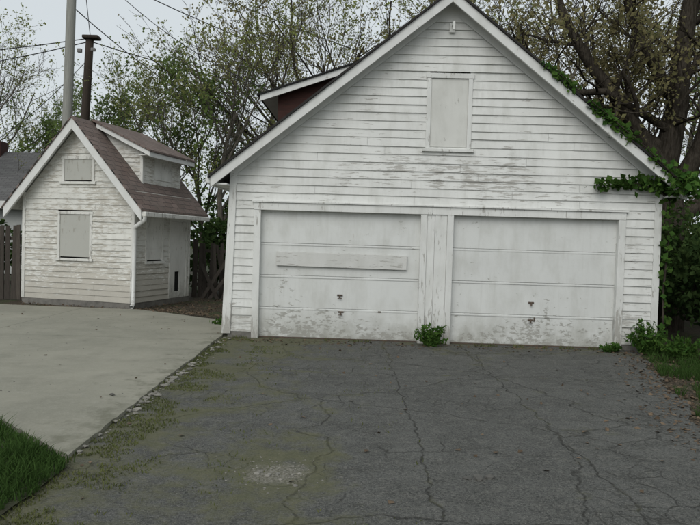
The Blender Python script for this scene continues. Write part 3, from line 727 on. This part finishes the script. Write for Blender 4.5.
def weed(name, x, y, h, n, spread, seed, lmat='leafg', ls=.03):
    r = random.Random(seed); V = []; F = []; C = []
    for k in range(n):
        a = r.uniform(0, 6.28); rr = spread*r.random()**.7; hh = h*r.uniform(.35, 1)*(1-.4*rr/spread)
        b = Vector((math.cos(a)*.05, math.sin(a)*.05, 0)); t_ = Vector((math.cos(a)*rr, math.sin(a)*rr*.6, hh)); md = b.lerp(t_, .5)+Vector((0, 0, hh*.12))
        tube_mesh([b, md, t_], [.006, .004, .002], 4, V, F)
        for j in range(11):
            t = r.uniform(.2, 1.0); q = b.lerp(md, t*2) if t < .5 else md.lerp(t_, t*2-1); C.append(tuple(q+rdir(r)*.022))
    C = np.array(C); place(name, fastmesh(name, leafcloud(C, ls, seed, elong=2.6), len(C), [M['ivy'], M[lmat]], V, F), (x, y, 0))
weed("weed_plant", 1.30, 10.88, .46, 55, .30, 1, 'ivy'); weed("weed_plant", 4.60, 10.75, .62, 80, .38, 2, 'ivy'); weed("weed_plant", 4.95, 10.3, .5, 70, .45, 3, 'ivy')
weed("weed_plant", 4.1, 10.85, .16, 30, .2, 4, 'ivy'); weed("weed_plant", 5.4, 9.8, .5, 80, .5, 5, 'ivy'); weed("weed_plant", 5.6, 8.8, .45, 70, .5, 7, 'leafd'); weed("weed_plant", -2.25, 12.6, .2, 24, .25, 6, 'ivy')
# ---------------------------------------------------------------- leaf litter
P = []
while len(P) < 7500:
    x = g.uniform(2.6, 7.0); y = g.uniform(3.5, 11.2)
    e = np.interp(y, [3, 6, 8.2, 10.2, 11.25], [2.7, 3.15, 3.75, 4.35, 4.75])
    if x < e-.10-abs(g.normal())*.25: continue
    P.append((x, y, .0+g.random()*.015))
for k in range(2200): P.append((g.uniform(-7.5, -1.9), g.uniform(14.6, 18.2), .0+g.random()*.02))
for k in range(500):
    x = -3.2+g.normal()*.6; P.append((x, 13.9-(x+3)*.5+abs(g.normal())*.4, .045))
for k in range(350): P.append((g.uniform(-1.9, 4.3), 11.1-abs(g.normal())*.25, .008))
for k in range(90): P.append((g.uniform(-1.9, 3.2), g.uniform(3.5, 11), .008))
for k in range(40): P.append((g.uniform(-7, -2), g.uniform(6.3, 14), .045))
C = np.array(P); place("leaf_litter", fastmesh("leaf_litter", leafcloud(C, .034, 77, elong=1.3, flat=.85), len(C), [M['litter']]))
# ---------------------------------------------------------------- rubble
def rocks(name, L, mat, seed):
    r = random.Random(seed); V = []; F = []
    ico = [(0, 0, -1), (.72, -.53, -.45), (-.28, -.85, -.45), (-.89, 0, -.45), (-.28, .85, -.45), (.72, .53, -.45), (.28, -.85, .45), (-.72, -.53, .45), (-.72, .53, .45), (.28, .85, .45), (.89, 0, .45), (0, 0, 1)]
    fi = [(0, 1, 2), (1, 0, 5), (0, 2, 3), (0, 3, 4), (0, 4, 5), (1, 5, 10), (2, 1, 6), (3, 2, 7), (4, 3, 8), (5, 4, 9), (1, 10, 6), (2, 6, 7), (3, 7, 8), (4, 8, 9), (5, 9, 10), (6, 10, 11), (7, 6, 11), (8, 7, 11), (9, 8, 11), (10, 9, 11)]
    for x, y, z, s_ in L:
        k = len(V); a = r.uniform(0, 6.28); sx_, sy_, sz_ = s_*r.uniform(.7, 1.4), s_*r.uniform(.6, 1.1), s_*r.uniform(.3, .6)
        for v in ico:
            j = r.uniform(.7, 1.15); px, py, pz = v[0]*sx_*j, v[1]*sy_*j, v[2]*sz_*j
            V.append((x+px*math.cos(a)-py*math.sin(a), y+px*math.sin(a)+py*math.cos(a), z+pz))
        F += [tuple(i+k for i in f) for f in fi]
    return obj(name, V, F, mat)
L = []
for k in range(140):
    L.append((-1.93+g.normal()*.045, g.uniform(4.9, 11.1), .012, abs(g.normal())*.015+.008))
for k in range(26): L.append((-1.92+g.normal()*.035, g.uniform(6.3, 8.8), .008, g.uniform(.025, .06)))
rocks("rubble_stones", L, M['stone'], 4)
L = []
for k in range(170):
    a = g.normal()*.14; b = g.normal()*.15; L.append((-.46+a, 4.72+b, .001, g.uniform(.003, .010)))
for k in range(9): L.append((-.46+g.normal()*.10, 4.72+g.normal()*.12, .001, g.uniform(.014, .03)))
rocks("gravel_patch", L, M['stone'], 5)
L = [(g.uniform(-1.8, 3.2), g.uniform(3.4, 11), .001, g.uniform(.003, .010)) for k in range(700)]+[(g.uniform(-7, -2.1), g.uniform(6.5, 14), .037, g.uniform(.004, .010)) for k in range(120)]
L += [(-2.25, 6.7, .05, .035)]
rocks("loose_gravel", L, M['gravel'], 6)
rocks("asphalt_lump", [(.92, 4.72, .004, .06), (1.0, 4.74, .003, .05), (.84, 4.71, .003, .04)], M['gravel'], 8)

# ================================================================== LIGHT / WORLD / CAMERA
el = math.radians(42); az = math.radians(200)
w = bpy.data.worlds.new("World"); scene.world = w; w.use_nodes = True; nt = w.node_tree
bg = nt.nodes["Background"]; sky = nt.nodes.new("ShaderNodeTexSky"); sky.sky_type = 'NISHITA'; sky.sun_disc = False
sky.sun_elevation = el; sky.sun_rotation = az; sky.dust_density = 4; sky.air_density = 1.2
hs = nt.nodes.new("ShaderNodeHueSaturation"); hs.inputs["Saturation"].default_value = .22; hs.inputs["Value"].default_value = 1.0
mix = nt.nodes.new("ShaderNodeMix"); mix.data_type = 'RGBA'; mix.inputs[0].default_value = .65
mix.inputs[7].default_value = (7.1, 7.75, 8.1, 1)
nt.links.new(sky.outputs[0], hs.inputs["Color"]); nt.links.new(hs.outputs[0], mix.inputs[6]); nt.links.new(mix.outputs[2], bg.inputs[0])
bg.inputs[1].default_value = .112
sl = bpy.data.lights.new("sun", 'SUN'); sl.energy = 1.1; sl.angle = math.radians(45); sl.color = (1, .98, .94)
so = bpy.data.objects.new("sun", sl); COL.objects.link(so)
dv = Vector((math.sin(az)*math.cos(el), math.cos(az)*math.cos(el), math.sin(el)))
so.rotation_euler = dv.to_track_quat('Z', 'Y').to_euler(); so.location = dv*30
th = 20/700; ro_ = .03
f = Vector((0, math.cos(th), -math.sin(th))); u0 = Vector((0, math.sin(th), math.cos(th))); r0 = Vector((1, 0, 0))
up = u0*math.cos(ro_)-r0*math.sin(ro_); rt = r0*math.cos(ro_)+u0*math.sin(ro_)
cam = bpy.data.cameras.new("camera"); cam.lens = 36; cam.sensor_width = 36; cam.clip_end = 1500; cam.clip_start = .05
co = bpy.data.objects.new("camera", cam); COL.objects.link(co)
mw = Matrix((rt, up, -f)).transposed().to_4x4(); mw.translation = Vector((0, 0, 1.58)); co.matrix_world = mw
scene.camera = co
scene.view_settings.view_transform = 'Standard'; scene.view_settings.look = 'None'; scene.view_settings.exposure = 0
